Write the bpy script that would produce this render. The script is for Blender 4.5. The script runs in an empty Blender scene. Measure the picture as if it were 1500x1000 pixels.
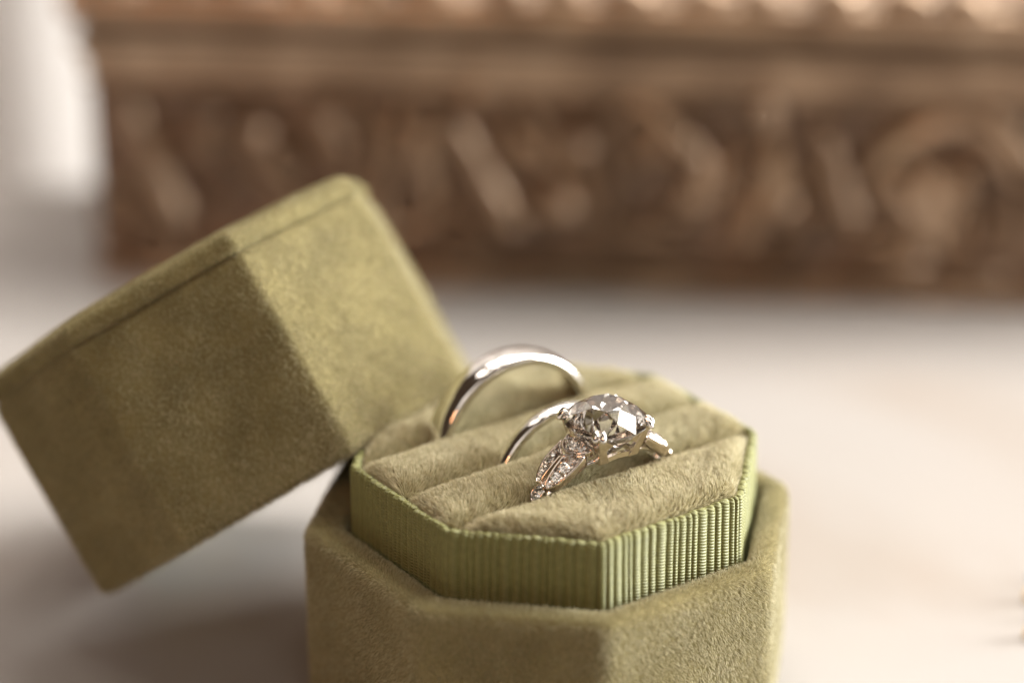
import bpy, bmesh, math, random
import numpy as np
from mathutils import Vector, Matrix

random.seed(7)
rng = np.random.default_rng(7)
S = bpy.context.scene
COL = S.collection
MM = 0.001
rad = math.radians

# ------------------------------------------------------------------ camera
H = 28.0                                   # top of the ring insert above the table, mm
CAM = np.array([-160.8, -218.6, 132.4 + H])
YAW, PITCH, FPX = rad(35.345), rad(23.88), 100 / 36 * 1500
FWD = np.array([math.sin(YAW) * math.cos(PITCH), math.cos(YAW) * math.cos(PITCH), -math.sin(PITCH)])
RGT = np.array([math.cos(YAW), -math.sin(YAW), 0.0])
BCK = np.array([math.sin(YAW), math.cos(YAW), 0.0])
UPV = np.cross(RGT, FWD)

cam_data = bpy.data.cameras.new("camera")
cam = bpy.data.objects.new("camera", cam_data)
COL.objects.link(cam)
cam.location = Vector(CAM * MM)
cam.rotation_euler = (rad(90) - PITCH, 0, -YAW)
cam_data.lens = 100
cam_data.sensor_width = 36
cam_data.clip_start = 0.01
cam_data.clip_end = 20
cam_data.dof.use_dof = True
cam_data.dof.focus_distance = 0.2915
cam_data.dof.aperture_fstop = 6.5
S.camera = cam


def ray(px):
    return FWD + ((px[0] - 750) / FPX) * RGT - ((px[1] - 500) / FPX) * UPV


def on_table(px, z=0.0):
    d = ray(px)
    return CAM + d * ((z - CAM[2]) / d[2])


def view(r, b, z):                          # right / back / up from the box's middle, mm
    return RGT * r + BCK * b + np.array([0, 0, z])


# ------------------------------------------------------------------ light
W = bpy.data.worlds.new("World")
S.world = W
W.use_nodes = True
bg = W.node_tree.nodes["Background"]
bg.inputs[0].default_value = (1.0, 0.66, 0.42, 1)
bg.inputs[1].default_value = 0.05


def area(name, pos, target, sx, sy, power, col):
    d = bpy.data.lights.new(name, 'AREA')
    d.shape = 'RECTANGLE'
    d.size, d.size_y = sx, sy
    d.energy = power
    d.color = col
    o = bpy.data.objects.new(name, d)
    COL.objects.link(o)
    p = Vector(np.asarray(pos) * MM)
    o.location = p
    o.rotation_euler = (Vector(np.asarray(target) * MM) - p).to_track_quat('-Z', 'Y').to_euler()
    return o


TGT = np.array([0, 0, 25.0])
area("window_pane", view(1660, 40, 330), TGT, 0.48, 0.80, 56.0, (1.0, 0.985, 0.95))
area("window_pane", view(1580, 480, 330), TGT, 0.48, 0.80, 50.0, (1.0, 0.985, 0.95))
area("far_window", view(-250, 900, 330), view(-100, 300, 0), 0.8, 0.6, 8.0, (1.0, 0.94, 0.88))
area("high_fill", view(620, 260, 950), view(0, 0, 0), 0.6, 0.6, 15.0, (1.0, 0.92, 0.83))  # unseen lamp added high on the right to lift table and pads
for k, (r_, b_) in enumerate(((-300, 240), (-60, 300), (190, 290), (-190, 520), (160, 60), (60, 560), (-120, 60), (330, 460))):
    area("sparkle_fill", view(r_, b_, 900 + 15 * k), view(0, 0, 30), 0.13, 0.13, 0.40, (1.0, 0.90, 0.80))  # small unseen lamps added overhead so the facets sparkle
area("front_fill", view(-40, -850, 690), view(0, 0, 30), 1.05, 0.75, 2.7, (1.0, 0.90, 0.79))  # panel added behind the camera to whiten the diamond
area("back_fill", view(160, 400, 600), view(-20, 60, 0), 0.40, 0.30, 3.0, (1.0, 0.95, 0.90))  # unseen lamp added at the back to brighten the far table
for z_ in (450, 580):
    area("table_lamp_bulb", view(-430, -900, z_), view(0, 0, 20), 0.11, 0.08, 0.75, (1.0, 0.38, 0.11))

S.view_settings.view_transform = 'Standard'
S.view_settings.look = 'None'
S.view_settings.exposure = 0.15
S.view_settings.gamma = 1.0
S.render.engine = 'CYCLES'
cy = S.cycles
cy.use_denoising = True
cy.max_bounces = 14
cy.transmission_bounces = 14
cy.glossy_bounces = 8
cy.diffuse_bounces = 4
cy.sample_clamp_indirect = 6
cy.blur_glossy = 0.3
cy.caustics_reflective = True
cy.caustics_refractive = True
try:
    S.cycles_curves.shape = 'RIBBONS'
except Exception:
    pass


# ------------------------------------------------------------------ materials
def new_mat(name):
    m = bpy.data.materials.new(name)
    m.use_nodes = True
    nt = m.node_tree
    return m, nt, nt.nodes["Principled BSDF"], nt.links.new


def N(nt, kind, **kw):
    n = nt.nodes.new(kind)
    for k, v in kw.items():
        if k in n.inputs.keys():
            n.inputs[k].default_value = v
        else:
            setattr(n, k, v)
    return n


def ramp(nt, stops):
    r = nt.nodes.new("ShaderNodeValToRGB")
    e = r.color_ramp.elements
    while len(e) < len(stops):
        e.new(0.5)
    for i, (p, c) in enumerate(stops):
        e[i].position = p
        e[i].color = (*c, 1)
    return r


def mat_velvet(name, c):
    m, nt, b, ln = new_mat(name)
    tc = N(nt, "ShaderNodeTexCoord")
    n1 = N(nt, "ShaderNodeTexNoise", Scale=180.0, Detail=4.0)
    n2 = N(nt, "ShaderNodeTexNoise", Scale=2200.0, Detail=2.0)
    ln(tc.outputs["Object"], n1.inputs["Vector"])
    ln(tc.outputs["Object"], n2.inputs["Vector"])
    r = ramp(nt, [(0.3, [x * 0.75 for x in c]), (0.7, [x * 1.15 for x in c])])
    ln(n1.outputs["Fac"], r.inputs["Fac"])
    ln(r.outputs["Color"], b.inputs["Base Color"])
    bp = N(nt, "ShaderNodeBump", Strength=0.6, Distance=0.0003)
    ln(n2.outputs["Fac"], bp.inputs["Height"])
    ln(bp.outputs["Normal"], b.inputs["Normal"])
    b.inputs["Roughness"].default_value = 0.95
    b.inputs["Specular IOR Level"].default_value = 0.1
    b.inputs["Sheen Weight"].default_value = 0.35
    b.inputs["Sheen Roughness"].default_value = 0.4
    b.inputs["Sheen Tint"].default_value = (0.9, 0.82, 0.5, 1)
    return m


def mat_fibre(name, lo, hi, thru=0.22):
    m, nt, b, ln = new_mat(name)
    hi_n = N(nt, "ShaderNodeHairInfo")
    r = ramp(nt, [(0.0, lo), (1.0, hi)])
    ln(hi_n.outputs["Random"], r.inputs["Fac"])
    ln(r.outputs["Color"], b.inputs["Base Color"])
    b.inputs["Roughness"].default_value = 0.5
    b.inputs["Specular IOR Level"].default_value = 0.5
    tr = N(nt, "ShaderNodeBsdfTranslucent")
    mx = N(nt, "ShaderNodeMixShader")
    mx.inputs[0].default_value = thru
    ln(r.outputs["Color"], tr.inputs["Color"])
    ln(b.outputs[0], mx.inputs[1])
    ln(tr.outputs[0], mx.inputs[2])
    ln(mx.outputs[0], nt.nodes["Material Output"].inputs["Surface"])
    return m


VELVET = mat_velvet("olive_velvet", (0.165, 0.142, 0.066))
FIBRE = mat_fibre("olive_velvet_fibre", (0.23, 0.203, 0.10), (0.56, 0.515, 0.335))
FIBRE_PAD = mat_fibre("pale_velvet_fibre", (0.32, 0.288, 0.155), (0.70, 0.645, 0.45), 0.35)


def mat_ribbon():
    m, nt, b, ln = new_mat("green_grosgrain")
    uv = N(nt, "ShaderNodeUVMap")
    mp = N(nt, "ShaderNodeMapping")
    mp.inputs["Scale"].default_value = (1, 1, 1)
    mp.inputs["Rotation"].default_value = (0, 0, rad(14))
    ln(uv.outputs["UV"], mp.inputs["Vector"])
    wv = N(nt, "ShaderNodeTexWave", Scale=0.95, Distortion=0.6)
    wv.bands_direction = 'Y'
    ln(mp.outputs["Vector"], wv.inputs["Vector"])
    nz = N(nt, "ShaderNodeTexNoise", Scale=1.4, Detail=3.0)
    ln(uv.outputs["UV"], nz.inputs["Vector"])
    r = ramp(nt, [(0.25, (0.105, 0.108, 0.026)), (0.75, (0.168, 0.172, 0.050))])
    ln(nz.outputs["Fac"], r.inputs["Fac"])
    ln(r.outputs["Color"], b.inputs["Base Color"])
    bp = N(nt, "ShaderNodeBump", Strength=0.75, Distance=0.00012)
    ln(wv.outputs["Fac"], bp.inputs["Height"])
    ln(bp.outputs["Normal"], b.inputs["Normal"])
    b.inputs["Roughness"].default_value = 0.48
    b.inputs["Specular IOR Level"].default_value = 0.45
    b.inputs["Sheen Weight"].default_value = 0.3
    b.inputs["Sheen Tint"].default_value = (0.9, 0.92, 0.55, 1)
    return m


RIBBON = mat_ribbon()


def mat_metal(name, c, rough, bump=0.0, bscale=900):
    m, nt, b, ln = new_mat(name)
    b.inputs["Base Color"].default_value = (*c, 1)
    b.inputs["Metallic"].default_value = 1
    tc = N(nt, "ShaderNodeTexCoord")
    nz = N(nt, "ShaderNodeTexNoise", Scale=float(bscale), Detail=3.0)
    ln(tc.outputs["Object"], nz.inputs["Vector"])
    mr = N(nt, "ShaderNodeMapRange")
    mr.inputs["To Min"].default_value = rough * 0.7
    mr.inputs["To Max"].default_value = rough * 1.4
    ln(nz.outputs["Fac"], mr.inputs["Value"])
    ln(mr.outputs["Result"], b.inputs["Roughness"])
    if bump:
        bp = N(nt, "ShaderNodeBump", Strength=bump, Distance=0.00005)
        ln(nz.outputs["Fac"], bp.inputs["Height"])
        ln(bp.outputs["Normal"], b.inputs["Normal"])
    return m


PLATINUM = mat_metal("polished_platinum", (0.82, 0.795, 0.77), 0.09)
PLATINUM_OLD = mat_metal("worn_platinum", (0.76, 0.68, 0.61), 0.16, 0.25, 2500)
GOLD = mat_metal("pale_gold", (0.92, 0.72, 0.42), 0.45)
GOLD.node_tree.nodes["Principled BSDF"].inputs["Metallic"].default_value = 0.4


def mat_diamond():
    m, nt, b, ln = new_mat("diamond")
    b.inputs["Base Color"].default_value = (1.0, 0.99, 0.97, 1)
    b.inputs["Roughness"].default_value = 0.0
    b.inputs["IOR"].default_value = 2.42
    b.inputs["Transmission Weight"].default_value = 1.0
    return m


DIAMOND = mat_diamond()


def mat_table():
    m, nt, b, ln = new_mat("cream_marble")
    tc = N(nt, "ShaderNodeTexCoord")
    n1 = N(nt, "ShaderNodeTexNoise", Scale=11.0, Detail=4.0, Distortion=0.6)
    ln(tc.outputs["Object"], n1.inputs["Vector"])
    r = ramp(nt, [(0.30, (0.29, 0.245, 0.205)), (0.42, (0.345, 0.325, 0.308)), (0.60, (0.350, 0.34, 0.333))])
    ln(n1.outputs["Fac"], r.inputs["Fac"])
    ln(r.outputs["Color"], b.inputs["Base Color"])
    b.inputs["Roughness"].default_value = 0.42
    b.inputs["Specular IOR Level"].default_value = 0.30
    return m


def mat_carved():
    m, nt, b, ln = new_mat("antique_gilt_wood")
    tc = N(nt, "ShaderNodeTexCoord")
    n1 = N(nt, "ShaderNodeTexNoise", Scale=70.0, Detail=6.0)
    ln(tc.outputs["Object"], n1.inputs["Vector"])
    r = ramp(nt, [(0.3, (0.20, 0.133, 0.088)), (0.55, (0.40, 0.287, 0.198)), (0.75, (0.60, 0.465, 0.345))])
    ln(n1.outputs["Fac"], r.inputs["Fac"])
    ln(r.outputs["Color"], b.inputs["Base Color"])
    n2 = N(nt, "ShaderNodeTexNoise", Scale=420.0, Detail=3.0)
    ln(tc.outputs["Object"], n2.inputs["Vector"])
    bp = N(nt, "ShaderNodeBump", Strength=0.5, Distance=0.0006)
    ln(n2.outputs["Fac"], bp.inputs["Height"])
    ln(bp.outputs["Normal"], b.inputs["Normal"])
    b.inputs["Roughness"].default_value = 0.34
    b.inputs["Metallic"].default_value = 0.6
    return m


def mat_plain(name, c, rough=0.6, var=0.08, scale=60.0):
    m, nt, b, ln = new_mat(name)
    tc = N(nt, "ShaderNodeTexCoord")
    n1 = N(nt, "ShaderNodeTexNoise", Scale=scale, Detail=4.0)
    ln(tc.outputs["Object"], n1.inputs["Vector"])
    r = ramp(nt, [(0.3, [x * (1 - var) for x in c]), (0.7, [min(1, x * (1 + var)) for x in c])])
    ln(n1.outputs["Fac"], r.inputs["Fac"])
    ln(r.outputs["Color"], b.inputs["Base Color"])
    b.inputs["Roughness"].default_value = rough
    return m


MARBLE = mat_table()
CARVED = mat_carved()
GROUND = mat_plain("shaded_ground_wood", (0.185, 0.120, 0.078), 0.45, 0.35, 120.0)  # shade behind the relief is put into this darker body colour
BOARD = mat_plain("dark_green_board", (0.05, 0.05, 0.02), 0.8)
LINING = mat_plain("olive_lining", (0.20, 0.155, 0.075), 0.8)


def mat_curtain():
    m, nt, b, ln = new_mat("sheer_white_cloth")
    tc = N(nt, "ShaderNodeTexCoord")
    nz = N(nt, "ShaderNodeTexNoise", Scale=300.0, Detail=2.0)
    ln(tc.outputs["Object"], nz.inputs["Vector"])
    r = ramp(nt, [(0.3, (0.80, 0.78, 0.76)), (0.7, (0.86, 0.85, 0.84))])
    ln(nz.outputs["Fac"], r.inputs["Fac"])
    tr = N(nt, "ShaderNodeBsdfTranslucent")
    mx = N(nt, "ShaderNodeMixShader")
    mx.inputs[0].default_value = 0.6
    ln(r.outputs["Color"], b.inputs["Base Color"])
    ln(r.outputs["Color"], tr.inputs["Color"])
    b.inputs["Roughness"].default_value = 0.9
    ln(b.outputs[0], mx.inputs[1])
    ln(tr.outputs[0], mx.inputs[2])
    ln(mx.outputs[0], nt.nodes["Material Output"].inputs["Surface"])
    return m


CURTAIN = mat_curtain()
BLUE = mat_plain("blue_glass_bead", (0.25, 0.40, 0.62), 0.2)


# ------------------------------------------------------------------ helpers
def mesh_obj(name, verts, faces, mat, parent=None, smooth=True, mw=None):
    me = bpy.data.meshes.new(name)
    v = np.asarray(verts, float) * MM
    me.from_pydata([tuple(p) for p in v], [], [tuple(int(i) for i in f) for f in faces])
    bm = bmesh.new()
    bm.from_mesh(me)
    bmesh.ops.recalc_face_normals(bm, faces=bm.faces)
    bm.to_mesh(me)
    bm.free()
    if smooth:
        me.polygons.foreach_set("use_smooth", [True] * len(me.polygons))
    me.materials.append(mat)
    me.update()
    o = bpy.data.objects.new(name, me)
    COL.objects.link(o)
    if parent is not None:
        o.parent = parent
    return o


def thing(name, label, cat, loc=(0, 0, 0), group=None, rot=None):
    o = bpy.data.objects.new(name, None)
    o.empty_display_size = 0.005
    COL.objects.link(o)
    o.location = Vector(np.asarray(loc, float) * MM)
    if rot is not None:
        o.rotation_euler = Matrix(rot).to_euler()
    tag(o, label, cat, group)
    return o


def tag(o, label, cat, group=None):
    o["label"] = label
    o["category"] = cat
    if group:
        o["group"] = group
    return o


def loft(rings, cap0=True, cap1=True, close=True):
    n = len(rings[0])
    V = np.concatenate([np.asarray(r, float) for r in rings])
    Fc = []
    k = n if close else n - 1
    for i in range(len(rings) - 1):
        a, b = i * n, (i + 1) * n
        for j in range(k):
            j2 = (j + 1) % n
            Fc.append((a + j, a + j2, b + j2, b + j))
    if cap0:
        Fc.append(tuple(range(n))[::-1])
    if cap1:
        o = (len(rings) - 1) * n
        Fc.append(tuple(range(o, o + n)))
    return V, Fc


T225 = math.tan(math.pi / 8)


def octagon(a, m, d=0.0):
    """octagon with apothem a and half main side m, offset outwards by d"""
    a, m = a + d, m + d * T225
    return [(-m, -a), (m, -a), (a, -m), (a, m), (m, a), (-m, a), (-a, m), (-a, -m)]


def round_poly(P, r, nc=6, ns=6):
    """rounded convex polygon, the same number of points whatever the size"""
    n = len(P)
    out = []
    for i in range(n):
        p0, p1, p2 = (np.array(P[(i + k) % n], float) for k in (-1, 0, 1))
        d0, d2 = p0 - p1, p2 - p1
        l0, l2 = np.linalg.norm(d0), np.linalg.norm(d2)
        d0, d2 = d0 / l0, d2 / l2
        half = math.acos(np.clip(d0 @ d2, -1, 1)) / 2
        t = min(r / math.tan(half), 0.48 * min(l0, l2))
        rr = t * math.tan(half)
        c = p1 + (d0 + d2) / np.linalg.norm(d0 + d2) * (rr / math.sin(half))
        a, b = p1 + d0 * t - c, p1 + d2 * t - c
        ang = math.acos(np.clip(a @ b / (rr * rr + 1e-12), -1, 1))
        for k in range(nc + 1):
            s = k / nc
            q = (math.sin((1 - s) * ang) * a + math.sin(s * ang) * b) / max(math.sin(ang), 1e-9)
            out.append(c + q)
        # straight points up to the next corner
        q1, q2 = np.array(P[(i + 1) % n], float), np.array(P[(i + 2) % n], float)
        e = q1 - p1
        le = np.linalg.norm(e)
        hn = math.acos(np.clip((p1 - q1) @ (q2 - q1) / (le * np.linalg.norm(q2 - q1)), -1, 1)) / 2
        t2 = min(r / math.tan(hn), 0.48 * min(le, np.linalg.norm(q2 - q1)))
        A, B = p1 + e / le * t, q1 - e / le * t2
        for k in range(1, ns):
            out.append(A + (B - A) * k / ns)
    return np.array(out)


def ring3(P2, z):
    return np.column_stack([P2, np.full(len(P2), z)])


def wob(p, seed, scale, octaves=3):
    """smooth pseudo noise in about -1..1 for an array of points"""
    g = np.random.default_rng(seed)
    r = np.zeros(len(p))
    amp = 1.0
    tot = 0
    for o in range(octaves):
        for k in range(4):
            d = g.normal(size=3)
            d /= np.linalg.norm(d)
            ph = g.uniform(0, 6.28)
            f = scale * (1.9 ** o) * g.uniform(0.7, 1.4)
            r += amp * np.sin(p @ d * f + ph + 1.3 * np.sin(p @ np.roll(d, 1) * f * 0.7 + ph * 2))
        tot += amp * 2.2
        amp *= 0.6
    return r / tot


def make_pile(obj, parent, density, length, lean, nap, mat, width=0.022, seed=1, keep=None, patch=0.6):
    """short velvet fibres standing on a mesh; nap = lean direction in the object's space"""
    me = obj.data
    me.calc_loop_triangles()
    nv = len(me.vertices)
    co = np.empty(nv * 3)
    me.vertices.foreach_get("co", co)
    co = co.reshape(-1, 3) / MM
    vn = np.empty(nv * 3)
    me.vertices.foreach_get("normal", vn)
    vn = vn.reshape(-1, 3)
    nt = len(me.loop_triangles)
    tri = np.empty(nt * 3, dtype=np.int32)
    me.loop_triangles.foreach_get("vertices", tri)
    tri = tri.reshape(-1, 3)
    A, B, C = co[tri[:, 0]], co[tri[:, 1]], co[tri[:, 2]]
    ar = np.linalg.norm(np.cross(B - A, C - A), axis=1) / 2
    if keep is not None:
        ar = ar * keep((A + B + C) / 3)
    g = np.random.default_rng(seed)
    n = int(ar.sum() * density)
    idx = g.choice(nt, n, p=ar / ar.sum())
    u, v = g.random(n), g.random(n)
    fl = u + v > 1
    u[fl], v[fl] = 1 - u[fl], 1 - v[fl]
    w = 1 - u - v
    t = tri[idx]
    P = co[t[:, 0]] * w[:, None] + co[t[:, 1]] * u[:, None] + co[t[:, 2]] * v[:, None]
    Nn = vn[t[:, 0]] * w[:, None] + vn[t[:, 1]] * u[:, None] + vn[t[:, 2]] * v[:, None]
    Nn /= np.linalg.norm(Nn, axis=1)[:, None] + 1e-9
    nap = np.asarray(nap, float)
    d1 = wob(P, seed + 11, 0.55)
    d2 = wob(P, seed + 12, 0.55)
    d3 = wob(P, seed + 13, 2.6, 2)
    side = np.cross(Nn, nap)
    L = nap[None, :] * (lean * (1 + patch * d1 + 0.35 * d3))[:, None] + side * (lean * (patch * d2 + 0.3 * d3))[:, None]
    L -= Nn * np.sum(L * Nn, 1)[:, None]
    d4 = wob(P, seed + 14, 6.5, 2)
    d5 = wob(P, seed + 15, 6.5, 2)
    L = L + (side * d4[:, None] + nap[None, :] * d5[:, None]) * (0.28 * lean)
    D = Nn + L + g.normal(size=(n, 3)) * 0.15
    D /= np.linalg.norm(D, axis=1)[:, None]
    D2 = D + L * 0.6 + g.normal(size=(n, 3)) * 0.13
    D2 /= np.linalg.norm(D2, axis=1)[:, None]
    ln = length * g.uniform(0.65, 1.15, n) * (1 + 0.15 * d3)
    p0 = P - Nn * 0.03
    p1 = p0 + D * (ln * 0.5)[:, None]
    p2 = p1 + D2 * (ln * 0.5)[:, None]
    pts = np.stack([p0, p1, p2], 1).reshape(-1, 3) * MM
    cu = bpy.data.hair_curves.new("velvet_pile")
    cu.add_curves([3] * n)
    cu.attributes["position"].data.foreach_set("vector", pts.astype(np.float32).ravel())
    ra = cu.attributes.get("radius") or cu.attributes.new("radius", 'FLOAT', 'POINT')
    rr = np.tile(np.array([1.0, 0.85, 0.35]) * width * MM, n).astype(np.float32)
    ra.data.foreach_set("value", rr)
    cu.materials.append(mat)
    o = bpy.data.objects.new("velvet_pile", cu)
    COL.objects.link(o)
    o.parent = parent
    o["kind"] = "stuff"
    return o


def sweep(path, radii, nseg=8, squash=None, closed=False):
    """tube along a path with round ends; path in mm"""
    path = np.asarray(path, float)
    n = len(path)
    if np.isscalar(radii):
        radii = [radii] * n
    rings = []
    up = None
    for i in range(n):
        if closed:
            t = path[(i + 1) % n] - path[i - 1]
        else:
            t = path[min(i + 1, n - 1)] - path[max(i - 1, 0)]
        t /= np.linalg.norm(t) + 1e-12
        if up is None:
            up = np.array([0, 0, 1.0]) if abs(t[2]) < 0.9 else np.array([1.0, 0, 0])
        b = np.cross(t, up)
        b /= np.linalg.norm(b)
        up = np.cross(b, t)
        ring = [path[i] + radii[i] * (math.cos(a) * b + math.sin(a) * up) for a in np.linspace(0, 2 * math.pi, nseg, endpoint=False)]
        rings.append(np.array(ring))
    if closed:
        rings.append(rings[0].copy())
        return loft(rings, False, False)
    return loft(rings)


def capsule(p0, p1, r0, r1, nseg=10, nl=10):
    """tapered capsule with round ends"""
    p0, p1 = np.asarray(p0, float), np.asarray(p1, float)
    d = p1 - p0
    L = np.linalg.norm(d)
    d = d / (L + 1e-9)
    path, rr = [], []
    for a in np.linspace(-math.pi / 2 + 0.15, 0, 4):
        path.append(p0 + d * (math.sin(a) * r0)); rr.append(r0 * math.cos(a))
    for k in range(1, nl):
        s = k / nl
        path.append(p0 + d * L * s); rr.append(r0 + (r1 - r0) * s)
    for a in np.linspace(0, math.pi / 2 - 0.15, 4):
        path.append(p1 + d * (math.sin(a) * r1)); rr.append(r1 * math.cos(a))
    return sweep(path, rr, nseg)


def ellipsoid(c, r, nu=12, nv=8, rot=None):
    c = np.asarray(c, float)
    rings = []
    for j in range(nv + 1):
        t = -math.pi / 2 + 0.08 + (math.pi - 0.16) * j / nv
        rings.append(np.array([[math.cos(t) * math.cos(a) * r[0], math.cos(t) * math.sin(a) * r[1], math.sin(t) * r[2]]
                               for a in np.linspace(0, 2 * math.pi, nu, endpoint=False)]))
    if rot is not None:
        rings = [q @ np.asarray(rot).T for q in rings]
    return loft([q + c for q in rings])


def box_mesh(x0, x1, y0, y1, z0, z1):
    V = [(x, y, z) for z in (z0, z1) for (x, y) in ((x0, y0), (x1, y0), (x1, y1), (x0, y1))]
    return V, [(3, 2, 1, 0), (4, 5, 6, 7), (0, 1, 5, 4), (1, 2, 6, 5), (2, 3, 7, 6), (3, 0, 4, 7)]


def bevel(o, w, seg=3):
    b = o.modifiers.new("bevel", 'BEVEL')
    b.width = w * MM
    b.segments = seg
    b.limit_method = 'ANGLE'
    return o


# ------------------------------------------------------------------ table
EDGE = on_table((60, 272)) @ BCK                 # how far back the table reaches
tv, tf = box_mesh(-900, 900, -700, EDGE, -25, 0)
tv = [tuple(RGT * x + BCK * y + np.array([0, 0, z])) for x, y, z in tv]
table = mesh_obj("table_top", tv, tf, MARBLE, smooth=False)
table["kind"] = "structure"

# ------------------------------------------------------------------ ring box base
A_IN, M_IN = 20.4, 9.0
box = thing("ring_box", "open octagonal olive green velvet ring box holding three rings", "ring box")

prof = [(2.8, 0.0), (3.6, 0.3), (3.85, 1.0), (3.9, 6), (3.9, 12), (3.9, 19.2), (3.85, 20.1), (3.65, 20.65), (3.25, 20.95), (2.4, 21.05),
        (1.2, 20.95), (0.75, 20.5), (0.62, 19.5), (0.6, 14.0)]
rings = []
for d, z in prof:
    P = round_poly(octagon(A_IN, M_IN, d), 1.0 + 0.4 * d, 6, 10) - RGT[:2] * (0.6 if d > 1.3 else 0.0)
    R3 = ring3(P, z)
    if 0.5 < z < 20.9:
        nrm = P / np.linalg.norm(P, axis=1)[:, None]
        R3[:, :2] += nrm * (0.10 * wob(R3, 5, 0.35))[:, None]
    rings.append(R3)
V, Fc = loft(rings)
shell = mesh_obj("outer_shell", V, Fc, VELVET, box)
make_pile(shell, box, 42, 0.42, 0.55, (0.25, 0.1, -1.0), FIBRE, 0.019, seed=3,
          keep=lambda c: (c[:, 2] > 0.2) * (np.linalg.norm(c[:, :2], axis=1) > 20.5) * (1 - 0.6 * ((c[:, :2] @ BCK[:2]) > 8)))

# grosgrain ribbon round the insert: every rib is a ridge
P = round_poly(octagon(A_IN, M_IN, -0.28), 1.6, 8, 8)
Pc = np.vstack([P, P[:1]])
seg = np.linalg.norm(np.diff(Pc, axis=0), axis=1)
cum = np.concatenate([[0], np.cumsum(seg)])
per = cum[-1]
NR, SUB = 146, 10
sv = np.linspace(0, per, NR * SUB, endpoint=False)
sv = (sv + 0.22 * np.sin(sv * 0.9) + 0.12 * np.sin(sv * 2.3 + 1) + 0.22 * np.sin(sv * 2 * math.pi / per * 3)) % per
sv.sort()
px_ = np.interp(sv, cum, Pc[:, 0])
py_ = np.interp(sv, cum, Pc[:, 1])
C2 = np.column_stack([px_, py_])
tn = np.roll(C2, -3, 0) - np.roll(C2, 3, 0)
tn /= np.linalg.norm(tn, axis=1)[:, None]
nr = np.column_stack([tn[:, 1], -tn[:, 0]])
ph = (np.arange(NR * SUB) % SUB) / SUB
ribi = np.arange(NR * SUB) // SUB
rib_amp = np.repeat(rng.uniform(0.85, 1.15, NR), SUB)
rib_h = np.repeat(rng.normal(0, 0.05, NR), SUB)
ridge = np.sqrt(np.maximum(0, np.sin(np.pi * ph))) * rib_amp
ZB, ZT = 14.5, H - 0.25
rows = []
for z, inn, amp in [(ZB, 0, 1), (17, 0, 1), (20, 0, 1), (23, 0, 1), (25.5, 0, 1), (26.9, 0, 1), (27.45, 0.04, 1), (ZT, 0.18, 1.0), (ZT + 0.10, 0.42, 0.8), (ZT - 0.02, 0.70, 0.5), (ZT - 0.7, 0.85, 0.2), (ZT - 3, 0.9, 0)]:
    off = 0.24 * ridge * amp - inn + 0.07 * np.sin(C2[:, 0] * 0.5 + z * 0.25) + 0.05 * np.sin(C2[:, 1] * 0.9 + z * 0.4)
    q = C2 + nr * off[:, None]
    zz = np.full(len(q), z) + (0.16 * ridge + rib_h) * (z > 27.2) * (inn < 0.8)
    rows.append(np.column_stack([q, zz]))
V, Fc = loft(rows, False, False)
ribbon = mesh_obj("grosgrain_ribbon", V, Fc, RIBBON, box)
me = ribbon.data
uvl = me.uv_layers.new(name="UVMap")
nn = len(sv)
uvs = np.column_stack([np.tile(sv, len(rows)), np.concatenate([r[:, 2] for r in rows])])
li = np.empty(len(me.loops), dtype=np.int32)
me.loops.foreach_get("vertex_index", li)
uvl.data.foreach_set("uv", uvs[li].astype(np.float32).ravel())

# floor of the insert
V, Fc = loft([ring3(np.array(octagon(A_IN, M_IN, -1.6)), 14.2), ring3(np.array(octagon(A_IN, M_IN, -1.6)), 17.0)])
mesh_obj("insert_floor", V, Fc, BOARD, box, smooth=False)

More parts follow.
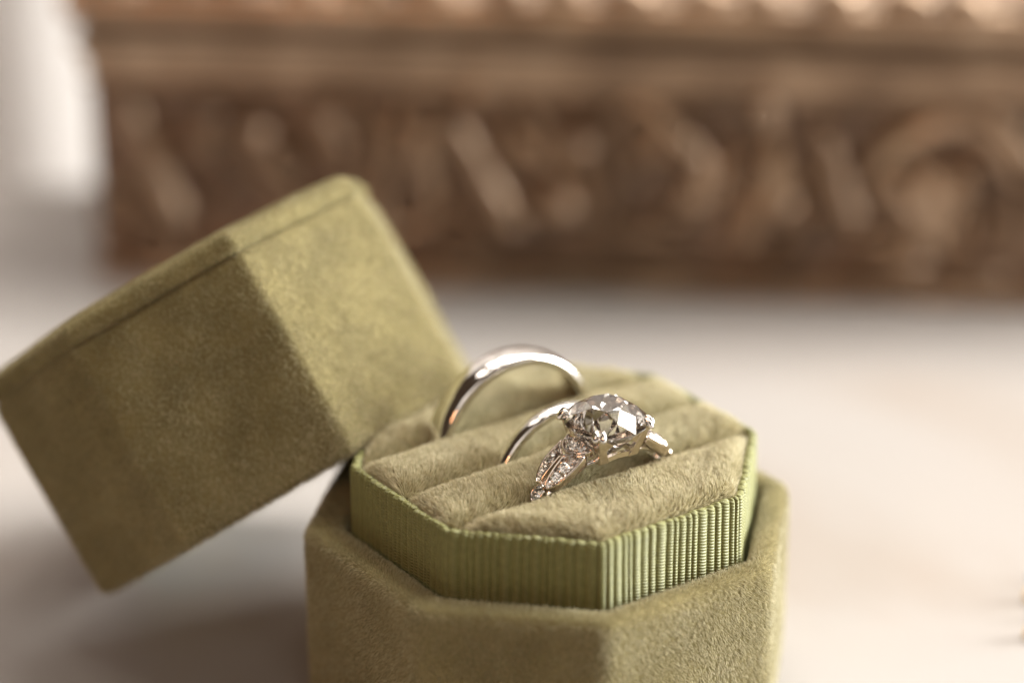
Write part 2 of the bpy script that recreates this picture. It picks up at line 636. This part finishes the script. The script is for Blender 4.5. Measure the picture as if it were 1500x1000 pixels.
# four velvet pads with three slots between them
SLOTS = [-8.6, 0.0, 8.6]
AP, MP = A_IN - 1.25, M_IN - 1.25 * T225
edges = [-AP] + SLOTS + [AP]
GAP = 0.28
for k in range(4):
    v0 = edges[k] + (GAP if k > 0 else 0)
    v1 = edges[k + 1] - (GAP if k < 3 else 0)
    re_ = 2.0
    t = np.linspace(0, 1, 46)
    vs = v0 + (v1 - v0) * (0.5 - 0.5 * np.cos(np.pi * t)) ** 1.0
    G = []
    nu_ = 90
    tu = 0.5 - 0.5 * np.cos(np.pi * np.linspace(0, 1, nu_))
    for v in vs:
        um = min(AP, AP + MP - abs(v))
        us = -um + 2 * um * tu
        G.append(np.column_stack([us, np.full(nu_, v), np.zeros(nu_)]))
    G = np.array(G)
    uu, vv = G[..., 0], G[..., 1]
    ds = np.minimum(vv - v0 if k > 0 else 99 + 0 * vv, v1 - vv if k < 3 else 99 + 0 * vv)
    dp = np.minimum(np.minimum(AP - np.abs(uu), AP - np.abs(vv)), (AP + MP - np.abs(uu) - np.abs(vv)) / math.sqrt(2))
    r1, r2 = 2.9, 1.7
    f1 = np.where(ds < r1, r1 - np.sqrt(np.maximum(0, r1 ** 2 - (r1 - ds) ** 2)), 0)
    f2 = np.where(dp < r2, r2 - np.sqrt(np.maximum(0, r2 ** 2 - (r2 - dp) ** 2)), 0)
    zz = H + 0.80 - np.sqrt(f1 ** 2 + f2 ** 2)
    flat = G.reshape(-1, 3)
    zz = zz + (0.22 * wob(flat, 20 + k, 0.33)).reshape(zz.shape)
    # the rings press the pads down and apart where they go in
    G[..., 2] = zz
    rows = [G[0] * [1, 1, 0] + [0, 0, 20.0]] + list(G) + [G[-1] * [1, 1, 0] + [0, 0, 20.0]]
    # skirts at both ends of every row
    rows2 = []
    for r_ in rows:
        a_, b_ = r_[:1].copy(), r_[-1:].copy()
        a_[:, 2] = 20.0
        b_[:, 2] = 20.0
        rows2.append(np.vstack([a_, r_, b_]))
    V, Fc = loft(rows2, False, False, close=False)
    pad = mesh_obj("pad", V, Fc, VELVET, box)
    make_pile(pad, box, 90, 0.85, 0.95, tuple(view(-0.35, 0.95, 0)), FIBRE_PAD, 0.024, seed=40 + k, keep=lambda c: (c[:, 2] > 24.5) * 1.0)

# ------------------------------------------------------------------ lid
ML = np.array([[0.8048, 0.5654, -0.1809], [-0.3601, 0.7072, 0.6085], [0.4719, -0.4246, 0.7727]])
q0 = ML[:, 2] - FWD * 0.05
q0 = q0 / np.linalg.norm(q0)
x0 = ML[:, 0] - q0 * (ML[:, 0] @ q0)
x0 /= np.linalg.norm(x0)
ML = np.column_stack([x0, np.cross(q0, x0), q0])
LIDP = np.array([-13.714, 31.492, -12.772 + H])
ML_M, ML_A = 10.2, 23.28
low = min((ML @ np.array([x, y, 0]))[2] for x, y in octagon(ML_A, ML_M, -0.4)) + LIDP[2]
LIDP[2] -= low                                  # its lowest rim corner stands on the table
lid = thing("ring_box_lid", "olive velvet octagonal lid leaning tilted against the open ring box", "box lid", LIDP, rot=ML)
HL = 23.4


def lid_rings(prof, r=1.4, seed=9, amp=0.12):
    out = []
    for d, z in prof:
        P = round_poly(octagon(ML_A, ML_M, d), max(0.6, r + 0.4 * d), 6, 10)
        R3 = ring3(P, z)
        nrm = P / np.linalg.norm(P, axis=1)[:, None]
        R3[:, :2] += nrm * (amp * wob(R3, seed, 0.3))[:, None]
        out.append(R3)
    return out


V, Fc = loft(lid_rings([(-2.4, 5.0), (-2.4, 1.0), (-2.2, 0.35), (-1.7, 0.02), (-0.9, 0.0), (-0.3, 0.3), (0, 0.9), (0.05, 6), (0.08, 12),
                        (0.06, 18), (0.0, 22.7), (-0.08, 23.7), (-0.5, 24.3), (-1.1, 24.5)]), False, False)
wall = mesh_obj("side_wall", V, Fc, VELVET, lid)
V, Fc = loft(lid_rings([(-1.1, 24.4), (-0.6, 24.5), (-0.22, 24.8), (-0.1, 25.3), (-0.18, 26.0), (-0.55, 26.6), (-1.3, 27.0), (-3.0, 27.3),
                        (-6, 27.6), (-12, 27.8), (-18, 27.9)], seed=10), False, True)
top = mesh_obj("top_panel", V, Fc, VELVET, lid)
V, Fc = loft(lid_rings([(-2.45, 0.7), (-2.55, 8), (-2.55, 21.8), (-4, 22.2), (-12, 22.3)], amp=0.0), False, True)
mesh_obj("lining", V, Fc, LINING, lid)
fr = lambda c: ((ML @ (c.T)).T @ BCK < 12) * 0.75 + 0.25
make_pile(wall, lid, 34, 0.42, 0.55, (0.2, 0.0, -1.0), FIBRE, 0.02, seed=60, keep=fr)
make_pile(top, lid, 34, 0.42, 0.6, (0.8, -0.3, 0.2), FIBRE, 0.02, seed=61, keep=fr)


# ------------------------------------------------------------------ plain bands
def band(name, label, cen, R_out, R_in, w, dome, mat):
    """ring standing in a slot: axis along v, dome = how far the outside is rounded"""
    prof = []
    hw = w / 2
    e = 0.16
    for s in np.linspace(-1, 1, 17):                # outer surface
        prof.append((s * (hw - e * 0.3), R_out - dome * s * s - (e * max(0, abs(s) - 0.9) * 8)))
    for s in np.linspace(1, -1, 9):                 # inside
        prof.append((s * (hw - e), R_in + 0.12 * s ** 4))
    prof = np.array(prof)
    NS = 160
    rings = []
    for a in np.linspace(0, 2 * math.pi, NS, endpoint=False):
        rings.append(np.column_stack([prof[:, 1] * math.sin(a), prof[:, 0], prof[:, 1] * math.cos(a)]))
    rings.append(rings[0].copy())
    V, Fc = loft(rings, False, False)
    o = mesh_obj(name, V, Fc, mat)
    bm = bmesh.new()
    bm.from_mesh(o.data)
    bmesh.ops.remove_doubles(bm, verts=bm.verts, dist=1e-7)
    bmesh.ops.recalc_face_normals(bm, faces=bm.faces)
    bm.to_mesh(o.data)
    bm.free()
    o.location = Vector(np.asarray(cen) * MM)
    tag(o, label, "ring")
    return o


band("wedding_band", "wide polished plain platinum wedding band in the slot beside the lid", (0, 8.6, H - 2.35), 10.4, 8.95, 3.6, 0.38, PLATINUM)
band("wedding_band", "thin plain platinum band sunk in the middle slot behind the diamond", (0.6, 0.0, H - 4.3), 9.15, 8.05, 1.65, 0.28, PLATINUM)

# ------------------------------------------------------------------ diamond ring
CZ = -5.7                                          # ring centre below the pads
dring = thing("diamond_ring", "antique diamond ring with leaf shoulders and large round stone", "ring", (-0.3, -8.4, H + CZ + 0.5), rot=np.array(Matrix.Rotation(rad(2.5), 3, 'X')))
# local frame: x along the slot, y across it, z up, origin in the middle of the finger hole


def polar(phi, v, r):
    return np.array([r * math.sin(phi), v, r * math.cos(phi)])


def brilliant(R, rt, hc, hp, rc, g, rho_m, rho_l, n=8):
    zt = g + hc
    st = hc / (R - rt)
    sp = hp / (R - rc)
    cs = math.cos(math.pi / n)
    V, Fc = [], []

    def add(r, a, z):
        V.append((r * math.cos(a), r * math.sin(a), z))
        return len(V) - 1
    da = 2 * math.pi / n
    Tt = [add(rt, i * da, zt) for i in range(n)]
    Mm = [add(rho_m, (i + .5) * da, zt - (rho_m * cs - rt) * st) for i in range(n)]
    Gu = [add(R, i * da / 2, g) for i in range(2 * n)]
    Gl = [add(R, i * da / 2, -g) for i in range(2 * n)]
    Ll = [add(rho_l, (i + .5) * da, -g - (R - rho_l * cs) * sp) for i in range(n)]
    Cc = [add(rc, (i + .5) * da, -g - (R - rc * cs) * sp) for i in range(n)]
    Fc.append(tuple(Tt))
    Fc.append(tuple(Cc[::-1]))
    for i in range(n):
        j = (i + 1) % n
        Fc.append((Tt[i], Mm[i], Tt[j]))
        Fc.append((Tt[i], Mm[i - 1], Gu[2 * i], Mm[i]))
        Fc.append((Mm[i], Gu[2 * i], Gu[2 * i + 1]))
        Fc.append((Mm[i], Gu[2 * i + 1], Gu[(2 * i + 2) % (2 * n)]))
        Fc.append((Ll[i - 1], Cc[i - 1], Cc[i], Ll[i], Gl[2 * i]))
        Fc.append((Ll[i], Gl[2 * i + 1], Gl[2 * i]))
        Fc.append((Ll[i], Gl[(2 * i + 2) % (2 * n)], Gl[2 * i + 1]))
    for i in range(2 * n):
        j = (i + 1) % (2 * n)
        Fc.append((Gu[i], Gl[i], Gl[j], Gu[j]))
    return np.array(V), Fc


GZ = 6.35 - CZ                                     # girdle height in the ring's frame
RD = 4.45
V, Fc = brilliant(RD, 2.04, 1.86, 4.17, 0.42, 0.07, 3.33, 1.52)
ca, sa = math.cos(0.11), math.sin(0.11)
V = V @ np.array([[ca, sa, 0], [-sa, ca, 0], [0, 0, 1]])
stone = mesh_obj("centre_stone", V + [0, 0, GZ], Fc, DIAMOND, dring, smooth=False)

# shank: from one shoulder round the bottom to the other
rings = []
for a in np.linspace(rad(47), rad(313), 90):
    w = 0.95
    pr = [(-w, 8.6), (-w * 0.9, 9.5), (0, 9.75), (w * 0.9, 9.5), (w, 8.6), (0, 8.5)]
    rings.append(np.array([polar(a, v, r) for v, r in pr]))
V, Fc = loft(rings)
mesh_obj("shank", V, Fc, PLATINUM, dring)

# square head: corner posts with paired claws, arched gallery sides, base rail
ZB_, ZG = 2.75 - CZ, GZ - 0.15
hb, ht = 2.35, 3.28
basket = []


def merge(parts):
    Vs, Fs, o = [], [], 0
    for V, Fc in parts:
        Vs.append(np.asarray(V))
        Fs += [tuple(i + o for i in f) for f in Fc]
        o += len(V)
    return np.concatenate(Vs), Fs


for sx in (-1, 1):
    for sy in (-1, 1):
        rings = []
        for s in np.linspace(0, 1, 7):
            h = hb + (ht - hb) * s
            z = ZB_ + (ZG + 0.2 - ZB_) * s
            wv = 1.05 - 0.25 * s + 0.25 * (1 - s) ** 3
            th = 0.42
            o1 = np.array([sx * (h + 0.12), sy * (h + 0.12)])
            pts = [o1, o1 - [sx * wv, 0], o1 - [sx * wv, sy * th], o1 - [sx * th, sy * th], o1 - [sx * th, sy * wv], o1 - [0, sy * wv]]
            rings.append(np.array([[*p, z] for p in pts]))
        V, Fc = loft(rings)
        post = mesh_obj("corner_post", V, Fc, PLATINUM_OLD, dring, smooth=False)
        bevel(post, 0.07, 2)
        for kk in (-1, 1):                          # a pair of claws folded over the crown
            d = np.array([sx, sy]) / math.sqrt(2)
            tt = np.array([-d[1], d[0]])
            path = []
            for s in np.linspace(0, 1, 8):
                rr = 4.72 + 0.12 * math.sin(s * 2) - 0.95 * s ** 1.6
                zz = ZG - 0.1 + 0.85 * math.sin(min(1, s * 1.05) * math.pi / 2)
                c_ = d * rr + tt * kk * (0.40 - 0.05 * s)
                path.append([*c_, zz])
            rr_ = [0.34, 0.35, 0.34, 0.33, 0.31, 0.28, 0.22, 0.10]
            V, Fc = sweep(path, rr_, 10)
            mesh_obj("claw", V, Fc, PLATINUM, dring)

for side in range(4):
    a = side * math.pi / 2
    ca, sa = math.cos(a), math.sin(a)
    Rz = np.array([[ca, -sa, 0], [sa, ca, 0], [0, 0, 1]])
    # arch plate under the girdle
    nt_ = 24
    lo_o, hi_o, lo_i, hi_i = [], [], [], []
    for t in np.linspace(-1, 1, nt_):
        za = 0.18 + 0.50 * math.sqrt(max(0, 1 - (t * 0.97) ** 2))
        zt = 1.0 - 0.06 * (1 - t * t)
        for s_, L_o, L_i in ((za, lo_o, lo_i), (zt, hi_o, hi_i)):
            h = hb + (ht - hb) * s_
            z = ZB_ + (ZG - ZB_) * s_
            x = t * (h - 0.55)
            L_o.append(Rz @ [x, -h - 0.02, z])
            L_i.append(Rz @ [x, -h + 0.34, z])
    V, Fc = loft([np.array(q) for q in (lo_o, hi_o, hi_i, lo_i, lo_o)], False, False, close=False)
    pl = mesh_obj("gallery_arch", V, Fc, PLATINUM_OLD, dring, smooth=False)
    # lower rail, bowed with the finger hole
    rings = []
    for t in np.linspace(-1, 1, 15):
        x = t * (hb - 0.1)
        bow = 0.22 * (1 - t * t) if side % 2 == 0 else 0.0
        rings.append(np.array([Rz @ [x, -hb + y_, ZB_ + bow + z_] for y_, z_ in ((-0.12, 0.0), (-0.12, 0.52), (0.30, 0.52), (0.30, 0.0))]))
    V, Fc = loft(rings)
    mesh_obj("base_rail", V, Fc, PLATINUM_OLD, dring, smooth=False)


def gem(r, parent, c, n_, t_, sc=(1, 1)):
    """small old-cut stone lying in a setting; n_ = outward normal, t_ = tangent"""
    V, Fc = brilliant(r, r * 0.5, r * 0.42, r * 0.7, r * 0.1, r * 0.03, r * 0.75, r * 0.45, 8)
    n_ = np.asarray(n_) / np.linalg.norm(n_)
    t_ = np.asarray(t_) - n_ * (np.asarray(t_) @ n_)
    t_ /= np.linalg.norm(t_)
    B = np.column_stack([t_ * sc[0], np.cross(n_, t_) * sc[1], n_])
    return mesh_obj("stone", V @ B.T + c, Fc, DIAMOND, parent, smooth=False)


def setting(name, outline, r_of, depth, side, rimw=0.20, rimh=0.16):
    """plate bent round the finger with a raised rim; outline = list of (arc mm, v)"""
    O = np.asarray(outline)
    n = len(O)
    cen = O.mean(0)

    def pt(s, v, dr):
        r = r_of(s) + dr - 0.10 * v * v
        return polar(side * s / 10.2, v, r)
    nrm = []
    for i in range(n):
        e = O[(i + 1) % n] - O[i - 1]
        e = e / (np.linalg.norm(e) + 1e-9)
        m = np.array([e[1], -e[0]])
        if m @ (O[i] - cen) < 0:
            m = -m
        nrm.append(m)
    nrm = np.array(nrm)
    rings = []
    for off, dr in ((-0.25, -depth), (0.0, -depth * 0.5), (0.02, 0.0), (-0.03, rimh), (-rimw * 0.6, rimh), (-rimw, rimh * 0.4), (-rimw - 0.03, -0.55)):
        q = O + nrm * off
        rings.append(np.array([pt(s, v, dr) for s, v in q]))
    V, Fc = loft(rings)
    return mesh_obj(name, V, Fc, PLATINUM_OLD, dring), pt


for side in (-1, 1):
    r_of = lambda s: 11.15 - 0.13 * max(0, s - 3.0)
    # crescent next to the head
    out = []
    for t in np.linspace(-1, 1, 15):
        out.append((3.1 + 1.75 * (1 - t * t) ** 0.6, 2.1 * t))
    for t in np.linspace(0.9, -0.9, 8):
        out.append((2.95, 2.1 * t))
    st, pt = setting("crescent_setting", out, r_of, 0.9, side)
    for s, v, r in ((3.95, 0.0, 0.70), (3.65, -1.15, 0.45), (3.65, 1.15, 0.45)):
        c = pt(s, v, 0.02)
        gem(r, st, c, pt(s, v, 1) - pt(s, v, 0) + [0, 0.25 * v, 0], (0, 1, 0))
    # two leaves
    for sv_ in (-1, 1):
        out = []
        for t in np.linspace(0, 1, 16):             # outer edge, curving like a wing case
            out.append((3.85 + 5.1 * t, sv_ * (0.16 + 2.05 * math.sqrt(max(0.0, 1 - ((t - 0.33) / 0.73) ** 2)))))
        for t in np.linspace(0.97, 0.04, 10):       # inner edge
            out.append((5.1 + 3.85 * t, sv_ * (0.13 + 0.22 * t * t)))
        for v_ in (0.6, 1.15, 1.65):                 # along the crescent
            out.append((3.28 + 1.75 * (1 - (v_ / 2.1) ** 2) ** 0.6, sv_ * v_))
        st, pt = setting("leaf_setting", out, r_of, 1.1, side)
        for s, v, r in ((4.95, 1.35, 0.58), (6.15, 1.2, 0.66), (7.4, 1.08, 0.58), (8.35, 0.8, 0.36)):
            v *= sv_
            gem(r, st, pt(s, v, 0.02), pt(s, v, 1) - pt(s, v, 0) + [0, 0.35 * v, 0], (0, 1, 0))
    # oval collet at the tip
    out = [(9.75 + 1.02 * math.cos(a), 0.82 * math.sin(a)) for a in np.linspace(0, 2 * math.pi, 20, endpoint=False)]
    st, pt = setting("collet", out, lambda s: 10.35, 0.9, side, 0.16)
    gem(0.62, st, pt(9.75, 0, 0.02), pt(9.75, 0, 1) - pt(9.75, 0, 0), (0, 1, 0), (1, 1.25))
    # wires below, carrying the shoulder
    for sv_ in (-1, 1):
        path = [polar(side * a, sv_ * (1.75 - 1.2 * k / 11), 8.95 + 0.25 * math.sin(k / 11 * 3.14) + 0.75 * max(0, k - 8) / 3) for k, a in enumerate(np.linspace(rad(15), rad(47), 12))]
        V, Fc = sweep(path, 0.27, 8)
        mesh_obj("gallery_wire", V, Fc, PLATINUM, dring)

# ------------------------------------------------------------------ carved box behind
PA, PB = on_table((138, 402)), on_table((1500, 450))
ex = (PB - PA) / np.linalg.norm(PB - PA)
ey = np.array([-ex[1], ex[0], 0.0])
if ey @ BCK < 0:
    ey = -ey
CM = np.column_stack([ex, ey, [0, 0, 1]])
case = thing("carved_box", "ornately carved antique brown gilt box standing behind the ring box", "carved box", PA, rot=CM)
LEN, DEP = 165.0, 80.0


def on_face(px):
    d = ray(px)
    t = ((PA - CAM) @ ey) / (d @ ey)
    q = CAM + d * t - PA
    return q @ ex, q[2]


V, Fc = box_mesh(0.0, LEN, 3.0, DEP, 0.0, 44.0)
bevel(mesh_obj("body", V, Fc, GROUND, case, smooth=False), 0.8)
V, Fc = box_mesh(0.2, LEN + 1, -0.8, DEP + 1, 0.0, 2.6)
bevel(mesh_obj("plinth", V, Fc, CARVED, case, smooth=False), 0.7)


def moulding(name, pr):
    """profile (outwards, z) run along the front and round the left end"""
    rows = []
    for d, z in pr:
        rows.append(np.array([(LEN, -d, z), (1 - d, -d, z), (1 - d, DEP + d, z)]))
    V, Fc = loft(rows, False, False, close=False)
    return mesh_obj(name, V, Fc, CARVED, case, smooth=False)


moulding("ridge_moulding", [(-1.2, 29.6), (0.6, 29.7), (1.0, 30.3), (0.6, 30.9), (-1.2, 31.0)])
moulding("cove_moulding", [(-1.2, 31.2), (0.2, 31.3), (0.3, 32.4), (0.8, 33.8), (1.6, 35.2), (1.9, 36.3), (-1.2, 36.4)])
moulding("fillet_moulding", [(-1.2, 36.9), (1.0, 37.0), (1.3, 38.0), (-1.2, 38.2)])
moulding("top_moulding", [(-3.2, 39.0), (1.6, 39.2), (2.6, 40.4), (2.8, 42.0), (2.4, 43.6), (1.6, 44.2), (-6, 44.4)])
for k in range(17):
    V, Fc = ellipsoid((4.0 + k * 9.3 + 0.9 * math.sin(k * 2.3), -1.0, 45.4 + 0.3 * math.sin(k * 1.3)), (3.2 + 0.6 * math.sin(k * 1.7), 2.6, 2.2), 14, 8)
    mesh_obj("carved_bead", V, Fc, CARVED, case)


def lobe(p0, p1, w0, w1, dep=2.2):
    a, b = on_face(p0), on_face(p1)
    V, Fc = capsule((a[0], 0.4, a[1]), (b[0], 0.4, b[1]), w0 / 20, w1 / 20, 12)
    V = np.array(V)
    V[:, 1] = 1.2 + (V[:, 1] - 0.4) * (dep * 1.7 / (max(w0, w1) / 20))
    mesh_obj("carved_leaf", V, Fc, CARVED, case)


def knob(p, w, h, dep=2.0):
    a = on_face(p)
    V, Fc = ellipsoid((a[0], 1.2, a[1]), (w / 20, dep * 1.6 + 0.6, h / 20), 14, 10)
    mesh_obj("carved_boss", V, Fc, CARVED, case)


def scroll(pts, ws, dep=1.4):
    Q = [on_face(p) for p in pts]
    # Catmull-Rom through the points
    path, rr = [], []
    n = len(Q)
    for i in range(n - 1):
        p0, p1, p2, p3 = (np.array(Q[max(0, min(n - 1, i + k))]) for k in (-1, 0, 1, 2))
        for t in np.linspace(0, 1, 6, endpoint=(i == n - 2)):
            q = 0.5 * ((2 * p1) + (p2 - p0) * t + (2 * p0 - 5 * p1 + 4 * p2 - p3) * t * t + (-p0 + 3 * p1 - 3 * p2 + p3) * t ** 3)
            path.append((q[0], 0.4, q[1]))
            rr.append((ws[i] * (1 - t) + ws[i + 1] * t) / 20)
    V, Fc = sweep(path, rr, 10)
    V = np.array(V)
    V[:, 1] = 1.2 + (V[:, 1] - 0.4) * (dep * 1.7 / (max(ws) / 20))
    mesh_obj("carved_scroll", V, Fc, CARVED, case)


lobe((190, 155), (262, 310), 34, 46)
lobe((305, 170), (308, 215), 44, 50)
knob((370, 198), 66, 70, 2.3)
lobe((395, 225), (425, 262), 50, 40)
lobe((470, 170), (505, 235), 36, 52)
scroll([(440, 330), (500, 300), (545, 215), (520, 160)], [20, 30, 26, 16])
lobe((560, 330), (575, 200), 30, 26)
lobe((622, 200), (632, 300), 52, 30)
lobe((668, 180), (752, 325), 38, 46, 2.6)
knob((695, 135), 70, 40, 1.4)
scroll([(770, 150), (800, 190), (795, 250)], [18, 26, 18])
knob((845, 215), 62, 62, 2.5)
knob((822, 297), 62, 66, 2.7)
scroll([(880, 340), (900, 270), (880, 200), (930, 150), (985, 185), (1030, 240), (1025, 305)], [14, 18, 20, 24, 40, 36, 26], 2.2)
knob((945, 345), 90, 40, 1.4)
knob((1010, 290), 46, 60, 1.6)
lobe((1120, 150), (1128, 185), 46, 40)
lobe((1140, 215), (1135, 300), 40, 56, 1.8)
lobe((1095, 345), (1110, 300), 46, 30, 2.2)
knob((1150, 300), 46, 60, 2.4)
lobe((1210, 200), (1245, 315), 36, 46, 2.2)
scroll([(1275, 320), (1285, 250), (1340, 195), (1420, 180), (1470, 225), (1490, 330), (1470, 380)], [20, 34, 44, 44, 34, 30, 22], 2.0)
for k, (qx, qy) in enumerate([(1318, 280), (1365, 262), (1412, 270)]):
    lobe((1375, 365), (qx, qy), 26, 52, 1.9)
knob((1330, 385), 70, 34, 1.4)
lobe((1455, 165), (1510, 225), 36, 44, 2.6)
lobe((1540, 200), (1570, 330), 40, 40)
for ph_, am_, y0_, wd_ in ((0.0, 62, 262, 17), (2.4, 48, 250, 13)):      # two running vines
    scroll([(165 + 52 * k, y0_ + 0.03 * 52 * k + am_ * math.sin(k * 0.95 + ph_)) for k in range(28)],
           [wd_ * (1 + 0.35 * math.sin(k * 1.7)) for k in range(28)], 1.0)
g2 = random.Random(5)
for k in range(34):                                 # small curls and leaf tips filling the field
    cx, cy_ = 175 + k * 40 + g2.uniform(-14, 14), g2.uniform(140, 360) + 0.03 * k * 40
    if k % 3 == 0:
        r_ = g2.uniform(20, 34)
        a0 = g2.uniform(0, 6.28)
        scroll([(cx + r_ * math.cos(a0 + q), cy_ + r_ * math.sin(a0 + q)) for q in (0, 0.9, 1.8, 2.7, 3.6, 4.5)], [8, 14, 18, 18, 14, 9], 1.1)
    else:
        a0 = g2.uniform(0.9, 2.2)
        l_ = g2.uniform(18, 40)
        lobe((cx, cy_), (cx + l_ * math.cos(a0), cy_ + l_ * math.sin(a0)), g2.uniform(12, 20), g2.uniform(20, 30), g2.uniform(0.8, 1.4))
for k in range(9):                                  # shallow carving low on the field
    knob((230 + k * 150, 372 + 4 * k), 90, 22, 0.9)

# ------------------------------------------------------------------ white block and beads at the edges
rows = []
xs = np.linspace(-420, 420, 260)
fold = 14 * np.sin(xs / 17.0 + 1.2 * np.sin(xs / 61.0)) + 5 * np.sin(xs / 7.3 + 2)
for z in np.linspace(-420, 520, 14):
    k = 1 + 0.15 * math.sin(z / 90)
    rows.append(np.array([RGT * x + BCK * (EDGE + 230 + f * k) + np.array([0, 0, z]) for x, f in zip(xs, fold)]))
V, Fc = loft(rows, False, False, close=False)
V2 = V + BCK * 0.6
n_ = len(V)
curtain = mesh_obj("curtain", np.vstack([V, V2]), Fc + [tuple(i + n_ for i in f[::-1]) for f in Fc], CURTAIN)
tag(curtain, "sheer white curtain glowing with daylight beyond the table edge", "curtain")

bp = on_table((1511, 870), 0.9)
chain = thing("beaded_chain", "short chain of tiny gold and blue beads lying on the table", "chain", bp * [1, 1, 0])
sd = on_table((1511, 925), 0.9) - bp
for k in range(-1, 3):
    off = sd * (k * 0.5) + RGT * (0.0 if k % 2 == 0 else 0.25)
    V, Fc = ellipsoid((off[0], off[1], 0.85), (0.85, 0.85, 0.85) if k % 2 == 0 else (0.55, 0.55, 0.55), 14, 10)
    mesh_obj("bead", V, Fc, GOLD if k % 2 == 0 else BLUE, chain)
